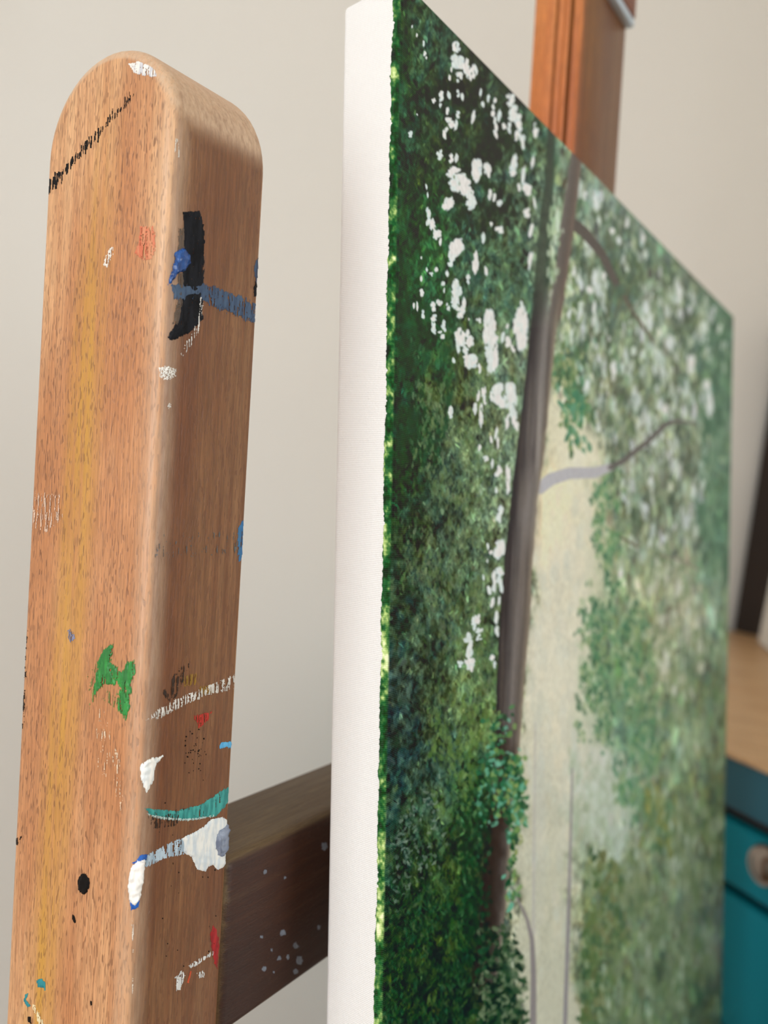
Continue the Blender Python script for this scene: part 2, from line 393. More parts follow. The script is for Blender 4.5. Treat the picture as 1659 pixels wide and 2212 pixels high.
S('paint_smear', 'thin green paint haze', [[(188, 1460), (210, 1430), (215, 1500), (195, 1530)], [(225, 1490), (262, 1500), (250, 1530), (220, 1510)]], (120, 130, 70), dens=0.3)
S('paint_smear', 'broken white diagonal paint streak', [[(313, 1557), (345, 1530), (400, 1502), (460, 1478), (511, 1456), (509, 1488), (455, 1500), (400, 1522), (345, 1552)]], (225, 222, 216), (190, 185, 175), dens=0.5)
S('paint_smear', 'small red paint patch', [[(418, 1545), (457, 1538), (446, 1560), (430, 1572)]], (190, 50, 36), dens=0.6)
S('paint_smear', 'light blue paint dab', [[(475, 1605), (503, 1600), (502, 1620), (490, 1614), (475, 1617)]], (96, 180, 225), (70, 150, 205), dens=0.85)
S('paint_blob', 'white paint blob on the edge', [[(304, 1652), (320, 1640), (352, 1632), (338, 1648), (329, 1690), (316, 1711), (304, 1682)]], (246, 244, 236), (220, 226, 226), h=0.0006, rough=0.3)
S('paint_smear', 'teal paint swipe', [[(313, 1746), (380, 1752), (430, 1740), (496, 1698), (494, 1732), (467, 1762), (410, 1771), (360, 1768), (325, 1761)]], (70, 168, 160), (44, 128, 124), dens=0.92)
S('paint_smear', 'pale edge of the teal swipe', [[(318, 1757), (360, 1764), (410, 1767), (463, 1758), (462, 1764), (410, 1773), (360, 1771), (325, 1765)]], (190, 215, 210), dens=0.7, h=0.0003)
S('paint_smear', 'broken pale blue paint streak', [[(308, 1852), (355, 1826), (402, 1806), (404, 1842), (350, 1856), (312, 1874)]], (190, 208, 220), (150, 170, 185), dens=0.62)
S('paint_blob', 'white paint patch on right edge', [[(392, 1812), (440, 1786), (455, 1770), (480, 1765), (491, 1772), (488, 1868), (470, 1880), (460, 1868), (450, 1872), (443, 1883), (425, 1878), (414, 1852), (394, 1840)]], (240, 240, 234), (208, 218, 224), h=0.0004, rag=1.0)
S('paint_blob', 'grey blue paint lump', [[(465, 1800), (480, 1780), (493, 1775), (492, 1830), (484, 1850), (468, 1850), (461, 1822)]], (140, 150, 168), (110, 120, 142), h=0.0012, rough=0.2)
S('paint_blob', 'blue fringe of the white drop', [[(287, 1864), (303, 1847), (320, 1844), (316, 1858), (300, 1866)], [(279, 1944), (302, 1944), (298, 1962), (284, 1964)]], (30, 100, 190), (24, 80, 160), h=0.0003)
S('paint_blob', 'thick white paint drop', [[(283, 1876), (296, 1858), (313, 1856), (309, 1905), (302, 1940), (292, 1957), (281, 1950), (276, 1912)]], (248, 246, 240), (238, 236, 230), h=0.0009, rag=1.0, rough=0.3)
S('paint_spot', 'round black paint spot', [ell(181, 1909, 13, 23)], (16, 13, 13), h=0.0002, rag=1.2)
S('paint_spot', 'thin black paint fleck', [ell(160, 1985, 3, 10, tilt=-0.25), ell(197, 2167, 2, 5), [(60, 2196), (66, 2196), (68, 2212), (60, 2206)]], (22, 16, 14), rag=0.6, step=1.0)
S('paint_smear', 'small teal paint dabs', [[(78, 2118), (90, 2114), (99, 2122), (98, 2142), (93, 2133), (82, 2132)], [(54, 2148), (62, 2145), (56, 2160), (66, 2172), (60, 2176), (52, 2162)]], (42, 140, 146), (34, 118, 126), rag=0.9, step=1.2)
S('paint_smear', 'cream paint streak', [[(69, 2168), (76, 2170), (84, 2190), (96, 2216), (84, 2216), (78, 2194)]], (240, 224, 180), dens=0.7, step=1.2)
S('paint_smear', 'red paint on right edge', [[(459, 1998), (468, 2008), (473, 2040), (471, 2062), (470, 2094), (463, 2080), (459, 2060), (455, 2028)]], (178, 32, 34), (140, 24, 26), dens=0.9)
S('paint_smear', 'white scratches', [[(408, 2086), (466, 2050), (467, 2058), (414, 2090)], [(378, 2112), (392, 2098), (401, 2104), (388, 2138), (380, 2140)], [(424, 2102), (440, 2096), (440, 2112), (428, 2114)]], (225, 225, 222), dens=0.6, step=1.2)
S('paint_smear', 'thin orange line', [[(404, 2122), (411, 2097), (414, 2098), (407, 2124)]], (220, 90, 50), rag=0.4, step=1.0)
S('paint_smear', 'small grey blue dab', [[(148, 1362), (158, 1356), (162, 1380), (152, 1388), (147, 1376)]], (128, 132, 160), dens=0.7)
S('paint_smear', 'dark grime on left edge', [[(50, 1338), (60, 1345), (52, 1560), (38, 1620), (40, 1480)], [(22, 1812), (46, 1808), (34, 1832), (24, 1856)]], (42, 30, 24), dens=0.5, streak=(.5, .03))
S('paint_spot', 'tiny black specks', [ell(random.uniform(398, 452), random.gauss(1620, 24), random.uniform(.8, 2.0), random.uniform(1, 2.2), 6) for _ in range(40)] +
  [ell(random.uniform(340, 470), random.uniform(1660, 2150), random.uniform(.8, 1.8), random.uniform(1, 2), 6) for _ in range(24)], (20, 14, 12), rag=0.2, step=0.8)
S('paint_smear', 'painted satin sheen with whitish scratch marks', [[(205, 1530), (225, 1520), (240, 1600), (228, 1705), (212, 1660)], [(240, 1600), (262, 1640), (266, 1760), (250, 1720)]], (232, 204, 172), dens=0.2)  # satin sheen of the post put into pale scratchy streaks
S('paint_smear', 'pale rubbed patch', [[(66, 1060), (130, 1070), (135, 1120), (100, 1150), (62, 1140)]], (222, 190, 166), dens=0.3)
S('paint_smear', 'thin white scuffs at corner', [[(376, 300), (386, 300), (388, 345), (376, 345)], [(283, 2160), (290, 2160), (284, 2000), (290, 1980)]], (225, 215, 200), dens=0.3)
S('paint_smear', 'dark brown smudge on front', [[(350, 1500), (385, 1445), (410, 1430), (392, 1480), (372, 1520)], [(320, 1765), (400, 1745), (380, 1785), (330, 1790)]], (52, 34, 22), dens=0.4)
hatch = []
for k in range(96):
    t = k/95.0; cx = 100+t*186+random.gauss(0, 2.2); cy = 410-t*205+random.gauss(0, 4)
    if random.random() < 0.05+0.25*t: continue
    l = random.uniform(5, 13)*(1.15-0.55*t); w = random.uniform(1.0, 2.2)*(1.1-0.4*t)
    hatch.append([(cx+w-l*.1, cy-l), (cx+2*w, cy-l), (cx+w, cy+l), (cx-w*.3, cy+l)])
S('ink_line', 'hatched black ink line across the rounded top', hatch, (22, 20, 22), rag=0.5, step=1.1)
S('paint_spot', 'dark blob on left edge', [[(94, 432), (101, 430), (101, 452), (95, 460)]], (30, 40, 56), h=0.0006)
S('paint_smear', 'mustard paint smudge', [[(395, 1462), (425, 1455), (426, 1480), (398, 1482)], [(430, 1485), (458, 1478), (455, 1498), (434, 1500)]], (150, 112, 38), dens=0.55)
S('paint_spot', 'grey paint specks', [ell(x, y, a, b, 8) for x, y, a, b in ((647, 2074, 7, 10), (622, 2068, 4, 6), (603, 2070, 4, 5), (611, 2015, 7, 6), (564, 2024, 3, 2), (638, 2042, 6, 7), (591, 2100, 3, 3), (570, 2092, 4, 6), (688, 2003, 3, 5), (615, 1897, 2.5, 3), (585, 2051, 2, 3), (700, 1828, 6, 9), (572, 1883, 4, 6), (638, 2098, 5, 6))],
  (128, 136, 148), (110, 116, 126), bvh=BV_BAR, parent=bar, step=1.2)
# a crumb of dried paint clinging to the rounded top
dq = Vector(ray(484, 199)).normalized()
hit = BV_POST.ray_cast(CAMV, Vector(ray(478, 208)).normalized())[0]
if hit is not None:
    bm = bmesh.new()
    for k in range(7):
        mt = Matrix.Translation(hit+Vector((random.uniform(-.0010, .0010), random.uniform(-.0006, .0006), 0.0004+random.uniform(0, .0012))))
        bmesh.ops.create_icosphere(bm, subdivisions=2, radius=random.uniform(.0004, .0008), matrix=mt)
    for v in bm.verts: v.co += Vector((mn.noise(v.co*2500), mn.noise(v.co*2500+Vector((9, 0, 0))), mn.noise(v.co*2500+Vector((0, 9, 0)))))*.0004
    o = newobj('paint_crumb', bm, paint_mat((225, 218, 205)), post); o['label'] = 'crumb of dried white paint on the rounded top'

# ------------------------------------------------------------------ the painting
canvas = empty('canvas_painting', (CX+CW/2, yb+CT/2, cbz), 'large stretched canvas painting of a misty green forest on the easel', 'painting')
def cpt(u, v, w):   # u along width from the left edge, v down from the top, w depth behind the front face
    z = CTOP-v
    return (CX+u, CY+LEAN*(z-CZ)+w, z)
def weave_mat(name, base, attr=None, scale=2*math.pi/0.00046, strength=0.5, rough=0.75, spec=0.3):
    m, nt, b = mat(name); oc = objc(nt)
    sp = nd(nt, 'ShaderNodeSeparateXYZ'); ln(nt, oc, sp.inputs[0])
    wob = noisen(nt, oc, (120, 120, 120), 2)
    h = mathn(nt, 'ADD', sp.outputs[0], sp.outputs[1])
    sa = mathn(nt, 'SINE', mathn(nt, 'MULTIPLY_ADD', h, scale, mathn(nt, 'MULTIPLY', wob, 9.0)))
    sb = mathn(nt, 'SINE', mathn(nt, 'MULTIPLY_ADD', sp.outputs[2], scale, mathn(nt, 'MULTIPLY', wob, 5.0)))
    wv = mathn(nt, 'ADD', mathn(nt, 'ADD', sa, sb), mathn(nt, 'MULTIPLY', noisen(nt, oc, (1500,)*3, 2), 1.2))
    if attr:
        at = nd(nt, 'ShaderNodeAttribute', attribute_name=attr)
        fine = noisen(nt, oc, (900, 900, 500), 3, 0.6)
        c = mixn(nt, 1.0, at.outputs['Color'], mathn_rgb(nt, mathn(nt, 'MULTIPLY_ADD', fine, 0.5, 0.75)), 'MULTIPLY')
        ln(nt, c, b.inputs['Base Color'])
    else:
        b.inputs['Base Color'].default_value = L4(base)
    b.inputs['Roughness'].default_value = rough; b.inputs['Specular IOR Level'].default_value = spec
    bp = nd(nt, 'ShaderNodeBump'); bp.inputs['Strength'].default_value = strength; bp.inputs['Distance'].default_value = 0.00012
    ln(nt, wv, bp.inputs['Height']); ln(nt, bp.outputs[0], b.inputs['Normal'])
    return m
m_canvas = weave_mat('primed white canvas', (243, 241, 238), strength=0.5)
m_paint = weave_mat('painted forest', None, attr='paint', strength=0.35, rough=0.42, spec=0.22)
bm = bmesh.new()
RC = 0.0016
NV = 60
prof = []
for (cu, cw_, a0_) in ((RC, RC, 180), (CW-RC, RC, 270), (CW-RC, CT-RC, 0), (RC, CT-RC, 90)):
    for k in range(5):
        a = math.radians(a0_+90*k/4.0)
        prof.append((cu+RC*math.cos(a), cw_+RC*math.sin(a)))
rows = []
vs_ = [0.0, 0.0003, 0.001]+[0.002+(CH-0.004)*k/NV for k in range(NV+1)]+[CH-0.001, CH-0.0003, CH]
for v in vs_:
    e = min(v, CH-v); ins = RC-math.sqrt(max(0, RC*RC-(RC-min(e, RC))**2))
    # the side of the canvas is folded and pulled in slightly near the top corner
    row = []
    for (u, w) in prof:
        cu = CW/2+(u-CW/2)*(1-ins/(CW/2)); cw_ = CT/2+(w-CT/2)*(1-ins/(CT/2))
        row.append(bm.verts.new(cpt(cu, v+(0.0032*w/CT*max(0.0, 1-v/0.012) if v < 0.012 else 0.0), cw_)))
    rows.append(row)
n = len(prof)
for a, b_ in zip(rows[:-1], rows[1:]):
    for i in range(n): bm.faces.new((a[i], a[(i+1) % n], b_[(i+1) % n], b_[i]))
bm.faces.new(rows[0]); bm.faces.new(rows[-1][::-1])
bmesh.ops.recalc_face_normals(bm, faces=bm.faces)
newobj('stretched_canvas', bm, m_canvas, canvas, angle=60)

# --- the picture itself: colours worked out by brush strokes on a fine mesh that follows the face
SIDE = 0.0036                               # paint wraps this far onto the side
pl_n = np.array([0.0, 1.0, -LEAN])
def px_to_u(px):                            # u of image column px at eye height
    d = ray(px, 1100.0); P = np.array([CX, CY, CZ]); t = ((P-CAM)@pl_n)/(d@pl_n)
    return (CAM+d*t)[0]-CX
us = np.array([px_to_u(p) for p in np.arange(848, 1600, 1.15)])
us = us[(us > RC+0.0001) & (us < CW-0.0015)]
us = np.concatenate([us, [CW-0.0012, CW-0.0004]])
DZ = 0.00022
vsr = np.concatenate([np.arange(0.0004, 0.452, DZ), np.linspace(0.455, CH-0.0006, 16)])
# front grid
U, V = np.meshgrid(us, vsr)
def cworld(U, V, Wd):
    z = CTOP-V
    return np.stack([CX+U, CY+LEAN*(z-CZ)+Wd, z], -1)
def proj_grid(P):
    d = P-CAM; z = d@F_
    return W/2+FPX*(d@R_)/z, H/2-FPX*(d@U_)/z
PXg, PYg = proj_grid(cworld(U, V, 0*U))
rng = np.random.default_rng(5)
LAT = rng.random((512, 512)).astype(np.float32)
def vnoise(x, y):
    xi = np.floor(x).astype(int); yi = np.floor(y).astype(int); fx = x-xi; fy = y-yi
    fx = fx*fx*(3-2*fx); fy = fy*fy*(3-2*fy)
    a = LAT[yi & 511, xi & 511]; b = LAT[yi & 511, (xi+1) & 511]; c = LAT[(yi+1) & 511, xi & 511]; d = LAT[(yi+1) & 511, (xi+1) & 511]
    return (a*(1-fx)+b*fx)*(1-fy)+(c*(1-fx)+d*fx)*fy
def fbm(x, y, o=4, g=0.55):
    s = 0; a = 1; t = 0
    for k in range(o): s = s+a*vnoise(x*2**k+17*k, y*2**k+31*k); t += a; a *= g
    return s/t
CP = '''870 50 35 55 30;870 150 30 60 35;870 300 35 70 50;870 450 28 62 35;870 600 30 75 40;870 750 20 60 40;870 900 20 58 38;870 1050 20 55 30;870 1200 40 62 44;870 1350 42 66 52;870 1500 48 68 62;870 1650 42 66 60;870 1800 35 60 48;870 1900 40 65 45;870 2000 28 50 25;870 2200 35 55 30
940 60 50 85 65;940 200 40 65 45;940 330 40 55 30;940 480 30 70 35;940 600 35 85 50;940 750 30 70 35;940 900 55 75 45;940 1050 55 80 60;940 1200 58 80 60;940 1350 50 72 56;940 1500 58 80 54;940 1650 52 76 62;940 1750 60 85 55;940 1900 50 75 40;940 2050 35 55 30;940 2200 40 60 35
1020 150 40 50 35;1020 300 40 60 40;1020 450 50 80 60;1020 600 50 80 60;1020 750 60 80 50;1020 850 80 100 60;1020 1000 85 110 80;1020 1150 68 92 68;1020 1300 62 90 62;1020 1450 72 100 62;1020 1550 80 105 65;1020 1700 45 80 45;1020 1850 50 75 40;1020 2000 40 70 35;1020 2150 45 65 35
1090 230 45 65 50;1090 400 55 80 65;1090 600 55 85 60;1090 800 90 115 90;1090 950 105 130 100;1080 1100 110 135 105;1065 1250 90 115 85;1050 1750 30 70 45;1060 1950 32 55 30;1050 2150 35 55 30
1140 300 60 90 65;1150 430 80 110 85;1130 600 60 90 70;1205 420 110 140 120;1200 520 120 145 120
1220 480 110 135 90;1235 600 120 140 110;1220 750 110 135 110;1200 880 205 200 165;1225 950 205 203 168;1190 1100 236 216 165;1200 1250 206 202 172;1190 1400 205 201 174;1180 1600 198 195 166;1170 1800 188 186 158;1170 2000 182 181 155;1180 2200 182 181 155;1240 1300 204 201 172;1230 1450 205 202 174;1210 1650 198 196 170;1200 1850 186 186 160;1220 2050 184 184 158;1210 2200 184 183 155
1280 450 115 135 120;1280 600 85 110 85;1280 750 110 130 110;1280 900 150 160 135;1255 1000 218 212 175;1270 1120 210 205 168;1270 1250 200 200 168;1260 1520 190 195 165;1280 1650 198 197 172;1290 1780 170 182 158;1290 1900 110 130 90;1290 2100 80 105 65
1340 480 100 125 110;1340 600 80 110 85;1340 700 100 130 105;1340 850 85 105 80;1340 950 130 150 125;1340 1100 110 135 105;1340 1250 130 150 115;1340 1400 110 145 105;1340 1550 95 140 105;1330 1700 170 185 165;1340 1800 176 191 172;1340 1900 110 130 100;1340 2050 110 130 95;1340 2180 85 105 70
1410 560 90 120 100;1400 700 155 180 148;1410 780 130 155 125;1410 850 120 145 115;1410 950 150 165 135;1410 1100 110 125 105;1410 1200 120 140 110;1410 1300 145 155 120;1410 1450 115 135 100;1410 1600 110 140 110;1410 1750 125 145 110;1410 1900 110 130 95;1410 2100 95 115 80
1480 620 95 115 95;1480 750 95 120 95;1480 900 140 165 140;1480 1000 120 135 110;1480 1150 130 150 130;1480 1300 150 160 135;1480 1450 105 130 100;1480 1600 120 150 120;1480 1750 100 125 90;1480 1900 110 125 100;1480 2100 90 110 75
1555 700 75 115 90;1555 850 70 115 85;1550 950 110 140 120;1555 1100 70 120 90;1555 1200 90 130 105;1555 1280 125 160 135;1555 1400 100 130 105;1555 1500 85 115 85;1555 1700 75 95 65;1555 1850 60 80 45;1550 2000 95 105 95;1550 2150 75 90 60
1130 1720 190 188 160;1130 1850 188 187 160;1128 1960 184 184 156;1135 2060 182 182 155'''
CPA = np.array([[float(v) for v in s.split()] for s in CP.replace('\n', ';').split(';')])
gx = PXg+(fbm(PXg/22, PYg/50, 3)-.5)*70; gy = PYg+(fbm(PXg/25+50, PYg/60, 3)-.5)*120
acc = np.zeros(PXg.shape+(3,)); wt = np.zeros(PXg.shape)+1e-9
for x, y, r, g, b_ in CPA:
    sx = 28 if 1130 < x < 1270 and y > 850 else 44
    w = np.exp(-((gx-x)/sx)**2-((gy-y)/78)**2)+1e-7/(1+((gx-x)/60)**2+((gy-y)/90)**2)
    acc += w[..., None]*np.array([r, g, b_]); wt += w
IMG = acc/wt[..., None]  # right-hand colours already include the sheen haze seen at a grazing angle
del acc, wt, gx, gy
# brushy texture: stronger in the foliage, nearly none in the mist
mist = np.clip((IMG.sum(-1)-430)/70, 0, 1)
n1 = fbm(PXg/9, PYg/16, 4, 0.65); n2 = fbm(PXg/4+90, PYg/9+40, 3, .7); n3 = fbm(PXg/28+7, PYg/70+3, 3)
amp = (1-mist)*0.85+0.10
rightw = np.clip((PXg-1180)/120, 0, 1)*.45
k = 1+amp*(1-rightw)*((n1-.5)*1.6+(n2-.5)*0.9+(n3-.5)*0.8)
IMG *= np.clip(k, 0.25, 2.2)[..., None]
hue = (fbm(PXg/14+200, PYg/24+100, 3)-.5)[..., None]*amp[..., None]
IMG += hue*np.array([34, 14, -26.0])
NR, NC = PXg.shape
def locate(px, py):
    d = ray(px, py); P = np.array([CX, CY, CZ]); t = ((P-CAM)@pl_n)/(d@pl_n); q = CAM+d*t
    return int(np.searchsorted(us, q[0]-CX)), int((CTOP-q[2]-vsr[0])/DZ)
def window(px, py, rx, ry):
    c, r = locate(px, py); uu = us[min(max(c, 0), NC-1)]
    dep = (cworld(uu, 0.126, 0)-CAM)@F_
    rr = int(ry*dep/FPX/DZ*1.15+rx*dep/FPX/DZ*1.1)+3; cc = int(rx/1.05)+3
    return slice(max(0, r-rr), min(NR, r+rr+1)), slice(max(0, c-cc), min(NC, c+cc+1))
def dab(px, py, w, h, col, alpha=1.0, ang=0.0, rag=0.3, soft=0.35):
    rs, cs = window(px, py, w/2+1, h/2+1)
    if rs.stop <= rs.start or cs.stop <= cs.start: return
    X = PXg[rs, cs]-px; Y = PYg[rs, cs]-py
    if ang: X, Y = X*math.cos(ang)+Y*math.sin(ang), -X*math.sin(ang)+Y*math.cos(ang)
    d = np.sqrt((X/(w/2))**2+(Y/(h/2))**2)
    if rag: d = d+(vnoise((X+px)/(w*.28+1), (Y+py)/(h*.2+1))-.5)*2*rag
    a = np.clip((1-d)/soft+.5, 0, 1)*alpha
    IMG[rs, cs] += a[..., None]*(np.array(col, float)-IMG[rs, cs])
def inpoly(x, y, poly):
    ins = False; n = len(poly)
    for i in range(n):
        a, b = poly[i], poly[(i+1) % n]
        if (a[1] > y) != (b[1] > y) and x < (b[0]-a[0])*(y-a[1])/(b[1]-a[1])+a[0]: ins = not ins
    return ins
def scatter(poly, nn, size, pal, alpha=(.5, .95), jit=14, ang=0.5, rag=.3, clump=0):
    xs = [p[0] for p in poly]; ys = [p[1] for p in poly]; c = 0; tries = 0
    while c < nn and tries < nn*12:
        tries += 1
        x = random.uniform(min(xs), max(xs)); y = random.uniform(min(ys), max(ys))
        if not inpoly(x, y, poly): continue
        xp, yp = x, y; x += random.gauss(0, 6); y += random.gauss(0, 13)
        if clump and mn.noise((x/clump, y/clump/1.8, 3.3)) < random.uniform(-.25, .25): continue
        c += 1
        s = random.uniform(.6, 1.3); cc = np.array(random.choice(pal), float)+random.gauss(0, jit)
        dab(x, y, size[0]*s, size[1]*s*random.uniform(.7, 1.2), np.clip(cc, 0, 250), random.uniform(*alpha), random.uniform(-ang, ang), rag)
def self_scatter(poly, nn, size, contrast, alpha=(.4, .8), ang=.5, tint=18):
    """small strokes that pick up the colour below, lighter or darker"""
    xs = [p[0] for p in poly]; ys = [p[1] for p in poly]; c = 0
    while c < nn:
        x = random.uniform(min(xs), max(xs)); y = random.uniform(min(ys), max(ys)); c += 1
        if not inpoly(x, y, poly): continue
        cc_, rr_ = locate(x, y)
        if not (0 <= cc_ < NC and 0 <= rr_ < NR): continue
        b0 = IMG[rr_, cc_]; g = random.gauss(0, contrast)
        col = b0*(1+g)+np.array([random.gauss(0, tint)*.7+max(g, 0)*20, random.gauss(0, tint)*.6+max(g, 0)*26, random.gauss(0, tint)*.5])
        s = random.uniform(.5, 1.4)
        dab(x, y, size[0]*s, size[1]*s*random.uniform(.7, 1.3), np.clip(col, 6, 245), random.uniform(*alpha), random.uniform(-ang, ang), .3)
LEFT = [(845, -40), (1180, 270), (1150, 640), (1090, 1100), (1070, 1500), (1060, 2212), (800, 2212)]
RTOP = [(1180, 280), (1590, 690), (1590, 1300), (1340, 1300), (1280, 960), (1190, 870), (1200, 560)]
RLOW = [(1330, 1200), (1590, 1200), (1560, 2240), (1250, 2240), (1270, 1850), (1340, 1700), (1290, 1500)]
self_scatter(LEFT, 5600, (5.5, 15), .24, tint=8, ang=.8)
self_scatter(LEFT, 6500, (2.6, 9), .36, tint=10, ang=.9)
self_scatter(RTOP, 2600, (8, 26), .15, ang=.25, tint=9)
self_scatter(RLOW, 2600, (9, 28), .12, ang=.25, tint=8)
G_D = [(22, 40, 22), (28, 50, 34), (20, 44, 36)]; G_M = [(48, 88, 44), (40, 92, 58), (62, 92, 44)]; G_L = [(92, 120, 66), (104, 126, 84), (72, 108, 66)]
scatter([(900, 170), (1120, 250), (1120, 480), (1000, 500), (940, 340)], 420, (10, 20), [(26, 34, 20), (34, 40, 24), (30, 50, 28)], (.3, .7), 6, clump=60)
scatter([(850, 560), (990, 560), (960, 1000), (850, 1000)], 420, (9, 24), [(18, 66, 40), (14, 50, 36), (24, 78, 44)], (.3, .6), 6, clump=70)
scatter([(890, 740), (1090, 860), (1060, 1120), (880, 1060)], 600, (5, 13), G_L+[(90, 120, 80)], (.25, .6), 10, clump=50)
scatter([(870, 1140), (1060, 1140), (1050, 1560), (900, 1560)], 700, (5, 14), G_L+[(96, 116, 88)], (.2, .55), 10, clump=60)
scatter([(920, 1520), (1070, 1500), (1060, 1740), (940, 1760)], 300, (7, 16), [(96, 132, 60), (80, 118, 60)], (.3, .6), 10, clump=40)
scatter([(830, 1860), (1050, 1780), (1040, 2212), (815, 2212)], 1500, (4.5, 15), G_D+G_M+[(70, 92, 56)], (.25, .6), 8, ang=.9, clump=45)
scatter([(850, 1760), (960, 1680), (960, 1860), (840, 1960)], 180, (5, 10), [(96, 122, 108), (120, 142, 128)], (.3, .6), 8, ang=1.4, clump=30)
# warm mist, sun glow
dab(1192, 1110, 70, 150, (246, 218, 166), .75, 0, .1, 1.2)
for x, y, w, h, c, a in ((1255, 980, 90, 80, (226, 218, 182), .7), (1230, 1200, 110, 160, (208, 204, 178), .4), (1195, 1480, 90, 300, (208, 205, 176), .5), (1165, 1750, 26, 420, (182, 184, 168), .6),
                         (1200, 1960, 100, 300, (186, 185, 156), .4), (1200, 2160, 110, 160, (186, 184, 158), .5), (1330, 1810, 90, 110, (180, 194, 178), .35), (1300, 1660, 60, 80, (196, 200, 192), .4)):
    dab(x, y, w, h, c, a, 0, .15, .9)
scatter([(1160, 1000), (1290, 1060), (1250, 1500), (1240, 2100), (1140, 2100), (1130, 1500)], 260, (16, 46), [(190, 196, 178), (216, 206, 172), (198, 196, 172), (182, 188, 168)], (.12, .35), 4, .1)
scatter([(1230, 1620), (1330, 1640), (1320, 1860), (1250, 1900), (1230, 1800)], 160, (12, 30), [(160, 178, 150), (188, 200, 184), (146, 166, 134)], (.2, .45), 6, .15)
# right-hand foliage
TE = [(66, 128, 92), (84, 142, 96), (110, 150, 96), (56, 108, 80), (136, 164, 116)]
scatter([(1195, 760), (1285, 740), (1300, 880), (1270, 960), (1225, 950), (1215, 880), (1195, 840)], 330, (9, 20), [(78, 120, 76), (104, 136, 84), (60, 128, 96), (60, 96, 64), (150, 160, 110)], (.5, .9), 8, clump=26)
scatter([(1215, 860), (1262, 850), (1262, 930), (1232, 940)], 60, (9, 16), [(66, 136, 104), (92, 146, 96)], (.5, .9))
scatter([(1282, 1020), (1330, 1000), (1345, 1180), (1320, 1235), (1285, 1190)], 300, (8, 16), TE+[(170, 184, 146)], (.4, .8), 8, clump=24)
scatter([(1290, 1225), (1345, 1245), (1400, 1350), (1424, 1550), (1390, 1650), (1340, 1620), (1280, 1600), (1236, 1625), (1262, 1480), (1250, 1340)], 1100, (8, 17), TE+[(168, 186, 150), (96, 132, 104), (48, 96, 70)], (.3, .75), 8, clump=26)
scatter([(1330, 1600), (1420, 1580), (1430, 1720), (1380, 1790), (1330, 1720)], 260, (8, 20), TE+[(150, 172, 142)], (.3, .65), 8, clump=30)
scatter([(1280, 1850), (1340, 1830), (1350, 2080), (1290, 2212), (1255, 2212), (1262, 2040)], 420, (11, 22), [(74, 104, 56), (96, 116, 62), (122, 142, 104), (60, 90, 56), (110, 116, 70)], (.5, .9), 8, clump=30)
scatter([(1350, 1750), (1565, 1750), (1555, 2212), (1300, 2212), (1340, 2000)], 700, (12, 34), [(84, 110, 60), (112, 132, 84), (66, 92, 56), (128, 144, 104), (104, 122, 84), (124, 136, 104), (136, 150, 124)], (.2, .5), 8, .3, clump=40)
scatter([(1390, 1700), (1460, 1720), (1450, 1850), (1390, 1840)], 60, (10, 30), [(126, 132, 62), (70, 110, 68)], (.4, .7))
scatter([(1340, 1250), (1570, 1250), (1550, 2212), (1290, 2212), (1330, 1800), (1400, 1600)], 420, (6, 24), [(168, 188, 160), (150, 174, 146), (182, 196, 176), (132, 152, 120)], (.25, .55), 6, .12, clump=36)
scatter([(1515, 640), (1592, 700), (1585, 1250), (1515, 1230)], 300, (11, 34), [(62, 108, 82), (84, 128, 100), (56, 98, 78), (104, 144, 116)], (.4, .75), 6, .15)
scatter([(1230, 370), (1430, 560), (1590, 700), (1520, 720), (1500, 1120), (1380, 1180), (1290, 960), (1240, 720)], 620, (9, 26), [(60, 86, 64), (74, 104, 70), (84, 96, 76), (68, 92, 84)], (.3, .6), 8, .2, clump=34)
scatter([(1230, 370), (1430, 560), (1570, 690), (1510, 1120), (1380, 1240), (1300, 960), (1240, 720)], 520, (8, 26), [(196, 208, 204), (176, 198, 184), (204, 216, 206), (170, 190, 150), (196, 200, 208)], (.3, .7), 6, .18, clump=30)
scatter([(1205, 480), (1235, 480), (1250, 700), (1215, 760), (1200, 640)], 90, (8, 22), [(200, 208, 190), (180, 196, 150), (90, 120, 70)], (.5, .9), 6, .2)
scatter([(1400, 1180), (1510, 1200), (1500, 1500), (1400, 1480)], 200, (10, 28), [(176, 180, 148), (128, 148, 110), (100, 128, 92), (190, 196, 176)], (.3, .7), 6, .2, clump=30)
B0 = '430,350,70,200;450,480,40,120;690,510,40,110;560,600,50,100;610,680,50,90;830,640,40,110;850,780,50,130;690,900,40,90;410,1000,70,230;370,1090,60,120;490,950,40,120;230,930,40,110;300,1230,60,80;400,1300,40,200;870,1320,70,250;1340,1430,90,200;1240,1690,90,230;1050,1540,80,180;1130,1110,50,200;1480,1420,50,100;580,1780,60,200;920,1620,50,120;340,1900,60,160;1370,1880,60,150;1400,2050,70,300;1020,2080,60,120;740,1620,50,150;330,280,40,90;200,1300,40,120;210,1500,40,160;180,800,40,160;330,740,60,180'
for t_ in B0.split(';'):
    x, y, w, h = map(float, t_.split(',')); x = 1180+x/3.95; y = 350+y/3.95; w /= 3.95; h /= 3.95
    c0 = random.choice([(204, 214, 210), (190, 206, 190), (212, 216, 210)])
    for q in range(3): dab(x+random.uniform(-.2, .2)*w, y+random.uniform(-.3, .3)*h, w*.7, h*.5, c0, .7, random.uniform(-.1, .1), .35, .6)
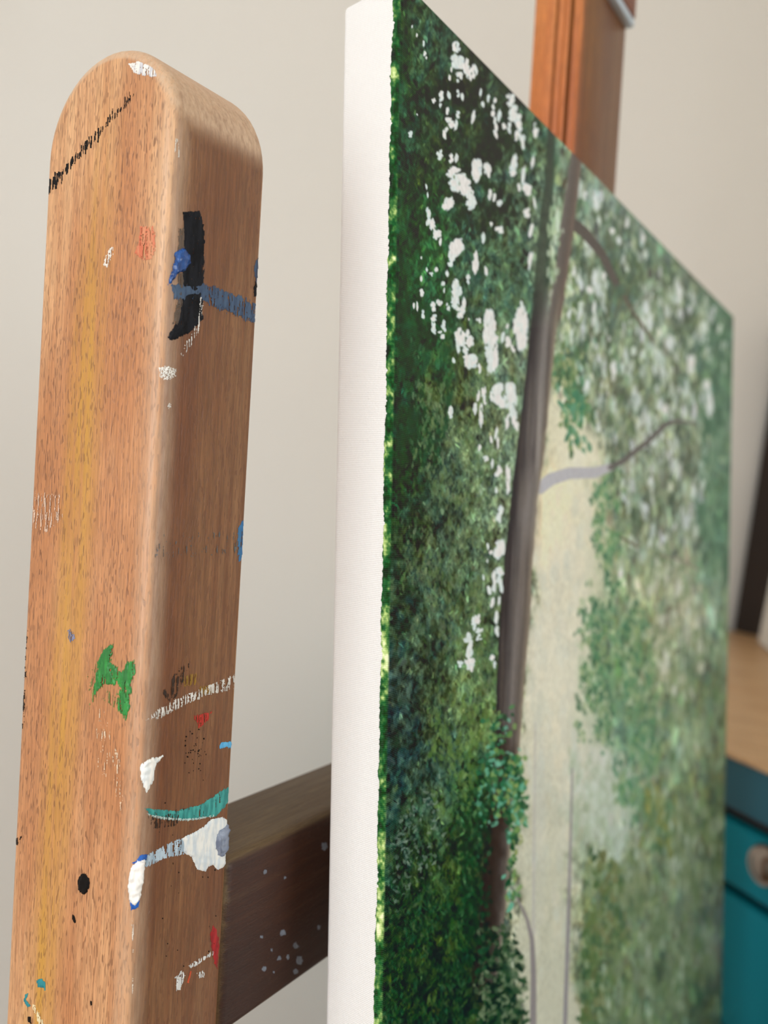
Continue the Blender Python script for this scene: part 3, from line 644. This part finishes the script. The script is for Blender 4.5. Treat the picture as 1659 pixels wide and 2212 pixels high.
# the pale gap between the two stems, then branches and stems
def strip(ctrl, colf, alpha=1.0, soft=2.0, fin=8.0):
    """ctrl: (y, xl, xr) rows"""
    ys = np.array([c[0] for c in ctrl], float); xl = np.interp(PYg, ys, [c[1] for c in ctrl]); xr = np.interp(PYg, ys, [c[2] for c in ctrl])
    xl = xl+(vnoise(PYg/14, PXg*0+3)-.5)*2.5; xr = xr+(vnoise(PYg/17, PXg*0+9)-.5)*2.5
    a = np.clip((PXg-xl)/soft+.5, 0, 1)*np.clip((xr-PXg)/soft+.5, 0, 1)*np.clip((PYg-ys[0])/fin, 0, 1)*np.clip((ys[-1]-PYg)/40, 0, 1)
    t = np.clip((PXg-xl)/np.maximum(xr-xl, 1), 0, 1)
    IMG[:] += (a*alpha)[..., None]*(colf(t)-IMG)
def grad(*cols):
    cols = np.array(cols, float); k = np.linspace(0, 1, len(cols))
    return lambda t: np.stack([np.interp(t, k, cols[:, i]) for i in range(3)], -1)
def poly_line(pts, col, alpha=1.0, col2=None, soft=2.0):
    pts = [tuple(map(float, p)) for p in pts]
    for a, b in zip(pts[:-1], pts[1:]):
        L = math.hypot(b[0]-a[0], b[1]-a[1]); m_ = max(2, int(L/2.0))
        for k in range(m_):
            t = k/m_; w = a[2]+(b[2]-a[2])*t
            rs, cs = window(a[0]+(b[0]-a[0])*t, a[1]+(b[1]-a[1])*t, w/2+1, w/2+1)
            if rs.stop <= rs.start or cs.stop <= cs.start: continue
            X = PXg[rs, cs]-(a[0]+(b[0]-a[0])*t); Y = PYg[rs, cs]-(a[1]+(b[1]-a[1])*t)
            al = np.clip((w/2-np.sqrt(X*X+Y*Y))/soft+.5, 0, 1)*alpha*.75
            cc = np.array(col, float)
            if col2 is not None: cc = cc+(np.array(col2)-cc)*(np.clip(Y/(w/2), -1, 1)*.5+.5)[..., None]
            IMG[rs, cs] += al[..., None]*(cc-IMG[rs, cs])
poly_line([(1238, 484, 24), (1262, 502, 22), (1300, 548, 18), (1335, 620, 13)], (84, 78, 74))
poly_line([(1335, 620, 13), (1352, 650, 10)], (70, 100, 80), .6)
poly_line([(1348, 640, 9), (1368, 676, 8), (1412, 740, 6)], (92, 86, 74), .9)
poly_line([(1364, 670, 6), (1394, 638, 5), (1432, 612, 4)], (112, 124, 110), .8)
poly_line([(1385, 645, 4), (1420, 640, 3)], (120, 124, 104), .6)
poly_line([(1165, 1056, 24), (1188, 1036, 26), (1230, 1022, 25), (1285, 1021, 23), (1322, 1008, 16)], (168, 168, 172), .8)
poly_line([(1318, 1010, 12), (1345, 996, 12), (1400, 953, 11), (1436, 918, 11), (1462, 909, 8), (1505, 916, 5)], (94, 92, 90), .9)
poly_line([(1340, 1160, 6), (1378, 1182, 7)], (104, 104, 84), .8); poly_line([(1425, 1200, 5), (1465, 1208, 6), (1512, 1232, 5)], (128, 126, 112), .8)
poly_line([(1156, 1560, 5), (1153, 1800, 7), (1152, 2020, 9)], (170, 167, 160), .30)
poly_line([(1114, 1934, 5), (1138, 1985, 7), (1149, 2030, 10), (1152, 2110, 12), (1151, 2216, 14)], (132, 125, 126), .85)
poly_line([(1236, 1660, 4), (1231, 1850, 6), (1227, 2000, 8), (1220, 2216, 9)], (134, 128, 134), .75)
strip([(240, 1188, 1200), (300, 1182, 1200), (400, 1174, 1196), (500, 1163, 1190), (600, 1153, 1185), (720, 1148, 1180)], grad((46, 62, 50), (52, 60, 52), (44, 66, 52)), .85, 5)
strip([(300, 1238, 1262), (350, 1230, 1256), (450, 1216, 1244), (550, 1203, 1232), (640, 1192, 1219), (720, 1180, 1206)], grad((104, 100, 96), (90, 84, 80), (92, 82, 76), (112, 96, 86)), 1, 3)
scatter([(1196, 420), (1212, 430), (1202, 560), (1188, 640), (1184, 560)], 26, (7, 24), [(176, 196, 170), (150, 180, 140)], (.5, .9), 6, .1)
TR = [(600, 1156, 1212), (650, 1151, 1210), (700, 1146, 1202), (800, 1137, 1193), (900, 1125, 1183), (1000, 1113, 1173), (1080, 1104, 1161), (1200, 1091, 1151), (1300, 1082, 1147), (1400, 1076, 1139), (1500, 1072, 1131), (1600, 1072, 1123), (1700, 1058, 1113), (1800, 1050, 1103), (1900, 1042, 1098), (2000, 1035, 1088), (2150, 1018, 1072)]
strip(TR, grad((44, 41, 46), (54, 50, 53), (84, 80, 80), (108, 102, 100), (92, 85, 80), (134, 122, 106)), 1, 3, 110.0)
ty = [c[0] for c in TR]
def trunk_x(y, t): return np.interp(y, ty, [c[1] for c in TR])*(1-t)+np.interp(y, ty, [c[2] for c in TR])*t
for k in range(120):
    y = random.uniform(700, 2100); t = random.uniform(.08, .92)
    c0 = random.choice([(46, 42, 46), (124, 118, 114), (80, 75, 75), (98, 88, 78)])
    dab(float(trunk_x(y, t)), y, random.uniform(3, 8), random.uniform(60, 180), c0, random.uniform(.12, .35), .05, .1, .9)
for y in range(1620, 2150, 26):
    dab(float(trunk_x(y, .35)), y, 46, 90, (52, 38, 32), .45, 0, .2, .9)
dab(1172, 820, 12, 330, (150, 150, 150), .35, .05, .1, 1.0); dab(1162, 960, 10, 200, (170, 166, 162), .35, .04, .1, 1.0); dab(1142, 1110, 44, 150, (128, 124, 124), .45, .05, .2, 1.2)  # light streaks and the canvas sheen haze, painted over the trunk
# leaves over the trunk
LV = [(40, 110, 74), (34, 84, 52), (66, 124, 70), (28, 70, 44), (110, 150, 80), (90, 170, 140)]
scatter([(1050, 1540), (1100, 1545), (1110, 1570), (1080, 1640), (1055, 1640)], 70, (8, 12), LV, (.6, .95), 6, 1.2)
scatter([(1040, 1640), (1122, 1630), (1132, 1700), (1130, 1780), (1090, 1740), (1040, 1800)], 230, (9, 14), LV, (.6, .95), 6, 1.2)
scatter([(1098, 1660), (1128, 1640), (1132, 1760), (1110, 1840), (1112, 1960), (1096, 1960), (1100, 1800)], 170, (8, 15), LV+[(130, 150, 80)], (.6, .95), 6, 1.0)
scatter([(1040, 2000), (1105, 2030), (1130, 2090), (1136, 2212), (1030, 2212)], 420, (9, 14), [(34, 56, 36), (70, 96, 66), (48, 78, 46), (110, 130, 96), (24, 40, 26)], (.5, .9), 6, 1.2)
scatter([(1000, 1700), (1060, 1680), (1050, 2100), (990, 2100)], 300, (8, 14), [(24, 58, 36), (34, 80, 46), (26, 44, 26)], (.4, .8), 6, .8)
# bits of bright sky seen through the leaves
SKY = ''
B1 = '790,290,50,80;800,370,80,90;755,440,25,80;805,460,40,70;850,400,40,110;880,430,40,100;905,415,18,60;700,565,35,70;655,610,30,50;690,610,25,60;745,570,20,50;800,560,30,45;825,580,18,45;735,660,20,45;800,690,30,50;750,730,50,60;785,750,20,60;725,800,30,70;935,555,15,60;945,615,25,60;980,590,18,60;1015,620,30,70;1015,700,30,80;1025,780,30,90;1045,690,22,80;1075,750,35,60;890,700,22,80;1110,600,50,80;1135,680,60,110;1160,780,35,120;1185,850,30,110;1170,720,30,80;1110,760,30,70;1130,990,45,120;1125,1050,40,60;525,160,8,20;553,210,10,25;595,260,12,40;600,320,16,30;610,345,10,20;555,685,8,12;515,800,22,40;685,930,40,70;760,945,30,70;790,945,20,50;610,1115,12,40;617,1165,10,35;770,1030,80,70;800,1090,90,110;850,1130,80,120;880,1190,60,110;910,1020,50,160;975,1020,40,90;740,1210,60,90;990,1160,20,70;1015,1180,18,50;1050,1210,40,60;620,1290,30,110;650,1350,40,100;675,1400,45,80;695,1440,15,50;1000,1345,25,45;1045,1370,50,50;950,1420,20,60;785,1480,80,110;760,1550,50,80;905,1570,40,140;965,1620,18,60;580,1540,8,20;612,1610,12,30;635,1630,25,40;670,1610,20,35;735,1635,18,50;580,1665,14,35;712,1715,28,60;860,1670,30,70;583,1750,24,55;535,1825,12,40;555,1830,12,50;590,1870,30,60;650,1830,30,70;690,1820,35,55;735,1830,30,55;790,1720,60,100;785,1790,50,110;815,1860,50,80;835,1810,20,70;660,1900,45,50;650,1960,30,80;715,1940,30,80;705,2000,40,50;815,2020,70,100;870,2030,45,120;800,2080,20,70;845,2090,40,60;870,2150,70,100;990,1950,70,200;1000,2100,50,250;1180,1950,60,250;1140,1960,30,120;1215,1270,40,70;1235,1380,22,90;1230,1550,22,110;1265,790,30,120;1245,970,18,80;1190,1050,20,120;1210,1120,50,100;1165,1115,20,50;1258,1220,12,80'
B2 = '900,650,90,220;940,800,60,150;890,880,60,150;960,950,60,200;740,960,90,130;820,1020,40,110;580,950,25,50;555,1420,50,140;770,1380,35,100;830,1430,40,220;800,1270,25,90;850,1280,40,170;960,1250,110,200;1010,1330,120,100;1080,1260,90,220;1110,1350,70,250;1060,1500,40,150;1130,1530,50,140;960,1600,25,130;915,1660,18,80;975,1690,20,120;810,1730,28,60;870,1840,50,90;925,1870,22,100;980,1930,60,130;1070,800,60,130;1110,860,40,100;1020,740,30,100;1160,600,60,160;1190,520,50,180;1190,660,40,120;1060,640,20,50;800,600,45,70;715,578,12,20;1210,800,40,80;1070,2000,40,260'
B3 = '1210,40,20,60;1240,250,60,160;1230,570,80,160;1160,600,40,60;1135,540,20,70;1270,560,30,140;1130,670,12,40;1095,820,14,50;1240,800,70,130;1185,850,45,200;1145,930,35,80;1255,900,30,120;1175,1050,35,90;1235,1030,25,80;1040,1210,60,110;1010,1240,45,130;1060,1310,60,80;960,1370,80,110;975,1480,55,180;970,1590,80,120;885,1600,50,90;990,1640,25,50;1050,1370,50,60;1210,1180,30,140;1180,1570,50,120;1215,1300,30,100'
for Bs, ox, oy, sc in ((B1, 700, 0, 2.765), (B2, 840, 550, 4.1475), (B3, 780, 1050, 4.1475)):
    for s in Bs.split(';'):
        x, y, w, h = map(float, s.split(','))
        x = ox+x/sc; y = oy+y/sc; w /= sc; h /= sc
        base = np.array(random.choice([(206, 218, 226), (200, 214, 214), (212, 222, 230)]))
        if w < 9: dab(x, y, w*1.1, h, base, .95, random.uniform(-.2, .2), .3)
        else:
            for q in range(int(2+w*h/90)):
                dx = random.uniform(-.32, .32)*w; dy = random.uniform(-.36, .36)*h
                dab(x+dx, y+dy, w*random.uniform(.4, .7), h*random.uniform(.3, .5), base+random.uniform(-6, 6), .93, random.uniform(-.25, .25), .35)
            scatter([(x-w*.6, y-h*.6), (x+w*.6, y-h*.6), (x+w*.6, y+h*.6), (x-w*.6, y+h*.6)], int(w*h/420), (3, 9), [(60, 96, 60), (90, 116, 70), (44, 72, 46)], (.4, .8), 8, .4)
def paint_gain(I):
    I = np.clip(I, 4, 250)/255.0
    l = np.where(I <= 0.04045, I/12.92, ((I+0.055)/1.055)**2.4)
    return np.clip(l*PK-PS, 0.001, 0.9)
PK, PS = 1.46, 0.028
LM = IMG.mean(-1, keepdims=True)
IMG = LM+(IMG-LM)*0.80
IMG += np.clip((LM-140)/60, 0, 1)*np.array([0, 2, 9.0])
IMG += (np.clip((PXg-1230)/90, 0, 1)*np.clip((PYg-1250)/500, 0, 1)*np.clip((130-LM[..., 0])/60, 0, 1))[..., None]*np.array([14, 12, 14.0])
FRONT = paint_gain(IMG)
# edge strip wrapping round onto the side
arcs = [(0.0, SIDE), (0.0, SIDE*.8), (0.0, SIDE*.6), (0.0, RC+.0003)]
for k in range(5):
    a = math.radians(180+90*k/4.0*1.0); arcs.append((RC+RC*math.cos(a), RC+RC*math.sin(a)))
fine = []
for (a, b_) in zip(arcs[:-1], arcs[1:]):
    for t in (0, .34, .67): fine.append((a[0]+(b_[0]-a[0])*t, a[1]+(b_[1]-a[1])*t))
fine.append(arcs[-1]); ne = len(fine)
eu = np.array([p[0] for p in fine]); ew = np.array([p[1] for p in fine])
EV, EU = np.meshgrid(vsr, eu, indexing='ij'); EW = np.broadcast_to(ew, EU.shape)
EPT = cworld(EU-0.00004, EV, EW)
e_arc = np.linspace(1, 0, ne)[None, :]*np.ones_like(EV)   # 1 at the ragged rim
nz = fbm(EV*260, e_arc*2.2, 4, .6); nz2 = fbm(EV*900+50, e_arc*5+9, 3, .6); nz3 = fbm(EV*60+9, e_arc*0+3, 3, .6)
stops = np.array([0.2, .36, .45, .54, .62, .72]); pal = np.array([(12, 34, 20), (18, 54, 32), (30, 74, 46), (70, 108, 60), (150, 172, 104), (206, 216, 170)], float)
tt = nz*.5+nz2*.32+nz3*.25-.03
ECOL = np.stack([np.interp(tt, stops, pal[:, i]) for i in range(3)], -1)
fold = np.clip((.18-e_arc)/.12, 0, 1)[..., None]
ECOL = ECOL*(1-fold)+np.clip(IMG[:, :1], 4, 250)*fold
rim = 0.66+0.46*(fbm(EV*90+4, EV*0+1, 5, .7)-.5)+0.16*(vnoise(EV*1700, EV*0+2)-.5)
keep_v = e_arc < rim
ECOL = paint_gain(ECOL)
P = np.concatenate([EPT, cworld(U, V, -0.00004+0*U)], 1)
Cc = np.concatenate([ECOL, FRONT], 1)
nr, nc = P.shape[:2]
# paint body: slight relief from brightness of the strokes
lum = Cc.mean(-1); P[:, ne:, 1] -= np.clip(lum[:, ne:], 0, .5)*0.00008
idx = np.arange(nr*nc).reshape(nr, nc)
quads = np.stack([idx[:-1, :-1], idx[1:, :-1], idx[1:, 1:], idx[:-1, 1:]], -1)
kp = np.ones((nr-1, nc-1), bool); kp[:, :ne-1] = keep_v[:-1, :-1] & keep_v[1:, :-1]
quads = quads[kp].reshape(-1, 4)
used = np.zeros(nr*nc, bool); used[quads.ravel()] = True
remap = np.cumsum(used)-1; quads = remap[quads]
co = P.reshape(-1, 3)[used]; cc = Cc.reshape(-1, 3)[used]
me = bpy.data.meshes.new('painted_surface')
me.vertices.add(len(co)); me.vertices.foreach_set('co', co.astype(np.float32).ravel())
me.loops.add(quads.size); me.loops.foreach_set('vertex_index', quads.astype(np.int32).ravel())
me.polygons.add(len(quads)); me.polygons.foreach_set('loop_start', (np.arange(len(quads))*4).astype(np.int32))
me.update(calc_edges=True); me.validate()
at = me.color_attributes.new('paint', 'FLOAT_COLOR', 'POINT')
buf = np.ones((len(co), 4), np.float32); buf[:, :3] = cc; at.data.foreach_set('color', buf.ravel())
me.polygons.foreach_set('use_smooth', np.ones(len(quads), bool))
ps = newobj('painted_surface', me, m_paint, canvas, smooth=False)
ps['label'] = 'misty green forest scene with a tall dark trunk'
del IMG, FRONT, P, Cc

# ------------------------------------------------------------------ cabinet against the back wall
CP_, = (0.50,)                              # distance of the drawer fronts to the right of the eye
def room_hit_p(px, py, p):                   # point on the vertical plane p
    d = ray(px, py); return CAM+d*(p/(d@N))
zt = float(room_hit_p(1571, 1620, CP_)[2]); z1 = float(room_hit_p(1571, 1631, CP_)[2])
zg1a = float(room_hit_p(1571, 1741, CP_)[2]); zg1b = float(room_hit_p(1571, 1769, CP_)[2])
zg2a = float(room_hit_p(1571, 1903, CP_)[2]); zg2b = float(room_hit_p(1571, 1926, CP_)[2])
zg3a = float(room_hit_p(1551, 2200, CP_)[2])
cab_a0, cab_a1, cab_p1 = -0.15, A_WALL-0.014, P_RIGHT-0.02
cabinet = empty('drawer_cabinet', ROOM @ Vector(((CP_+cab_p1)/2, (cab_a0+cab_a1)/2, 0)), 'teal painted drawer cabinet with pale wooden top beyond the canvas', 'cabinet')
m_teal = plain('teal paint', (0, 120, 136), rough=0.6, var=0.03, spec=0.15)
m_rail = plain('teal paint greyed for reflection', (34, 90, 106), rough=0.5, var=0.04, spec=0.3)  # greyer copy of the teal, the rail's reflection put into its colour
m_gap = plain('dark wood carcass', (46, 26, 18), rough=0.7)
m_top = wood('pale wooden worktop', (204, 168, 124), (190, 150, 106), (140, 100, 66), 'y', rough=0.4, fk=0.25, grain=0.3)
def cbox(name, p0, p1, aa, ab, z0, z1, m, parent, bev=0.002):
    return newobj(name, box(bmesh.new(), p0, p1, aa, ab, z0, z1, ROOM, bev), m, parent)
cbox('body', CP_+0.012, cab_p1, cab_a0, cab_a1, 0.0, zt-0.004, m_gap, cabinet)
cbox('worktop', CP_-0.004, cab_p1, cab_a0-0.01, cab_a1, z1, zt, m_top, cabinet, 0.0015)
cbox('front_rail', CP_, CP_+0.014, cab_a0, cab_a1, zg1a, z1-0.0005, m_rail, cabinet, 0.001)
m_knob = plain('aged nickel', (158, 146, 136), rough=0.2, metal=0.95, var=0.1, vs=60)
kd = room_hit_p(1657, 1870, CP_-0.019); ka = float(kd@D); kz = float(kd[2])
def knob(parent, a, z):
    bm = bmesh.new(); prof = [(0.0085, 0.0), (0.0085, 0.0015), (0.006, 0.003), (0.0055, 0.009), (0.009, 0.013), (0.0145, 0.017), (0.0155, 0.0205), (0.0135, 0.0245), (0.0105, 0.0245), (0.009, 0.0262), (0.005, 0.0278), (0.0, 0.0282)]
    nseg = 32; rings = []
    for (r, h) in prof:
        if r == 0: rings.append([bm.verts.new(ROOM @ Vector((CP_-h, a, z)))]); continue
        rings.append([bm.verts.new(ROOM @ Vector((CP_-h, a+r*math.cos(2*math.pi*k/nseg), z+r*math.sin(2*math.pi*k/nseg)))) for k in range(nseg)])
    for r0, r1 in zip(rings[:-1], rings[1:]):
        for k in range(nseg):
            if len(r1) == 1: bm.faces.new((r0[k], r0[(k+1) % nseg], r1[0]))
            else: bm.faces.new((r0[k], r0[(k+1) % nseg], r1[(k+1) % nseg], r1[k]))
    bmesh.ops.recalc_face_normals(bm, faces=bm.faces)
    newobj('knob', bm, m_knob, parent, angle=50)
zl = [(zg2a, zg1b), (zg3a, zg2b), (zg3a-0.16, zg3a-0.008), (zg3a-0.36, zg3a-0.168)]
for i, (za, zb) in enumerate(zl):
    # a small side gap splits each row into two drawers further along, out of sight behind the canvas
    dr = cbox('drawer', CP_-0.002, CP_+0.016, cab_a0+0.02, cab_a1-0.02, za, zb, m_teal, cabinet, 0.002)
    knob(dr, ka if i == 0 else ka-0.12, kz if i == 0 else (za+zb)/2)
# things standing on the worktop, at the back
def top_hit(px, py):
    d = ray(px, py); return CAM+d*((zt-CZ)/d[2])
w0, w1 = top_hit(1637, 1390), top_hit(1662, 1412)
m_white = plain('white gesso', (238, 236, 230), rough=0.7)
def room_pa(P): return float(P@N), float(P@D)
pa0, pa1 = room_pa(w0), room_pa(w1)
ang = math.atan2(w1[1]-w0[1], w1[0]-w0[0])
def leaning(x0, ang, w, h, t, lean, side, zb):
    M_ = Matrix.Translation(Vector((x0[0], x0[1], zb))) @ Matrix.Rotation(ang, 4, 'Z') @ Matrix.Rotation(lean, 4, 'X') @ Matrix.Rotation(side, 4, 'Y')
    return box(bmesh.new(), 0, w, 0, t, 0, h, M_, 0.0012)
sc_ = newobj('small_canvas', leaning(w0, ang, 0.12, 0.26, 0.016, -0.12, 0.0, zt+0.0025), m_white)
tag(sc_, 'small blank white canvas standing on the wooden cabinet top', 'canvas')
bp_ = room_pa(top_hit(1584, 1361))[0]-0.006
tb = prism([(bp_, zt+0.0005), (bp_+0.055, zt+0.50), (P_RIGHT-0.06, zt+0.50), (P_RIGHT-0.03, zt+0.0005)], 'y', A_WALL-0.13, A_WALL-0.006, 0.012, 5, ROOM)
m_dark = plain('dark brown cloth', (40, 28, 20), rough=0.85, var=0.1, bump=0.2)
bd = newobj('bag', tb, m_dark)
tag(bd, 'dark brown upright bag against the back wall behind the blank white canvas', 'bag')
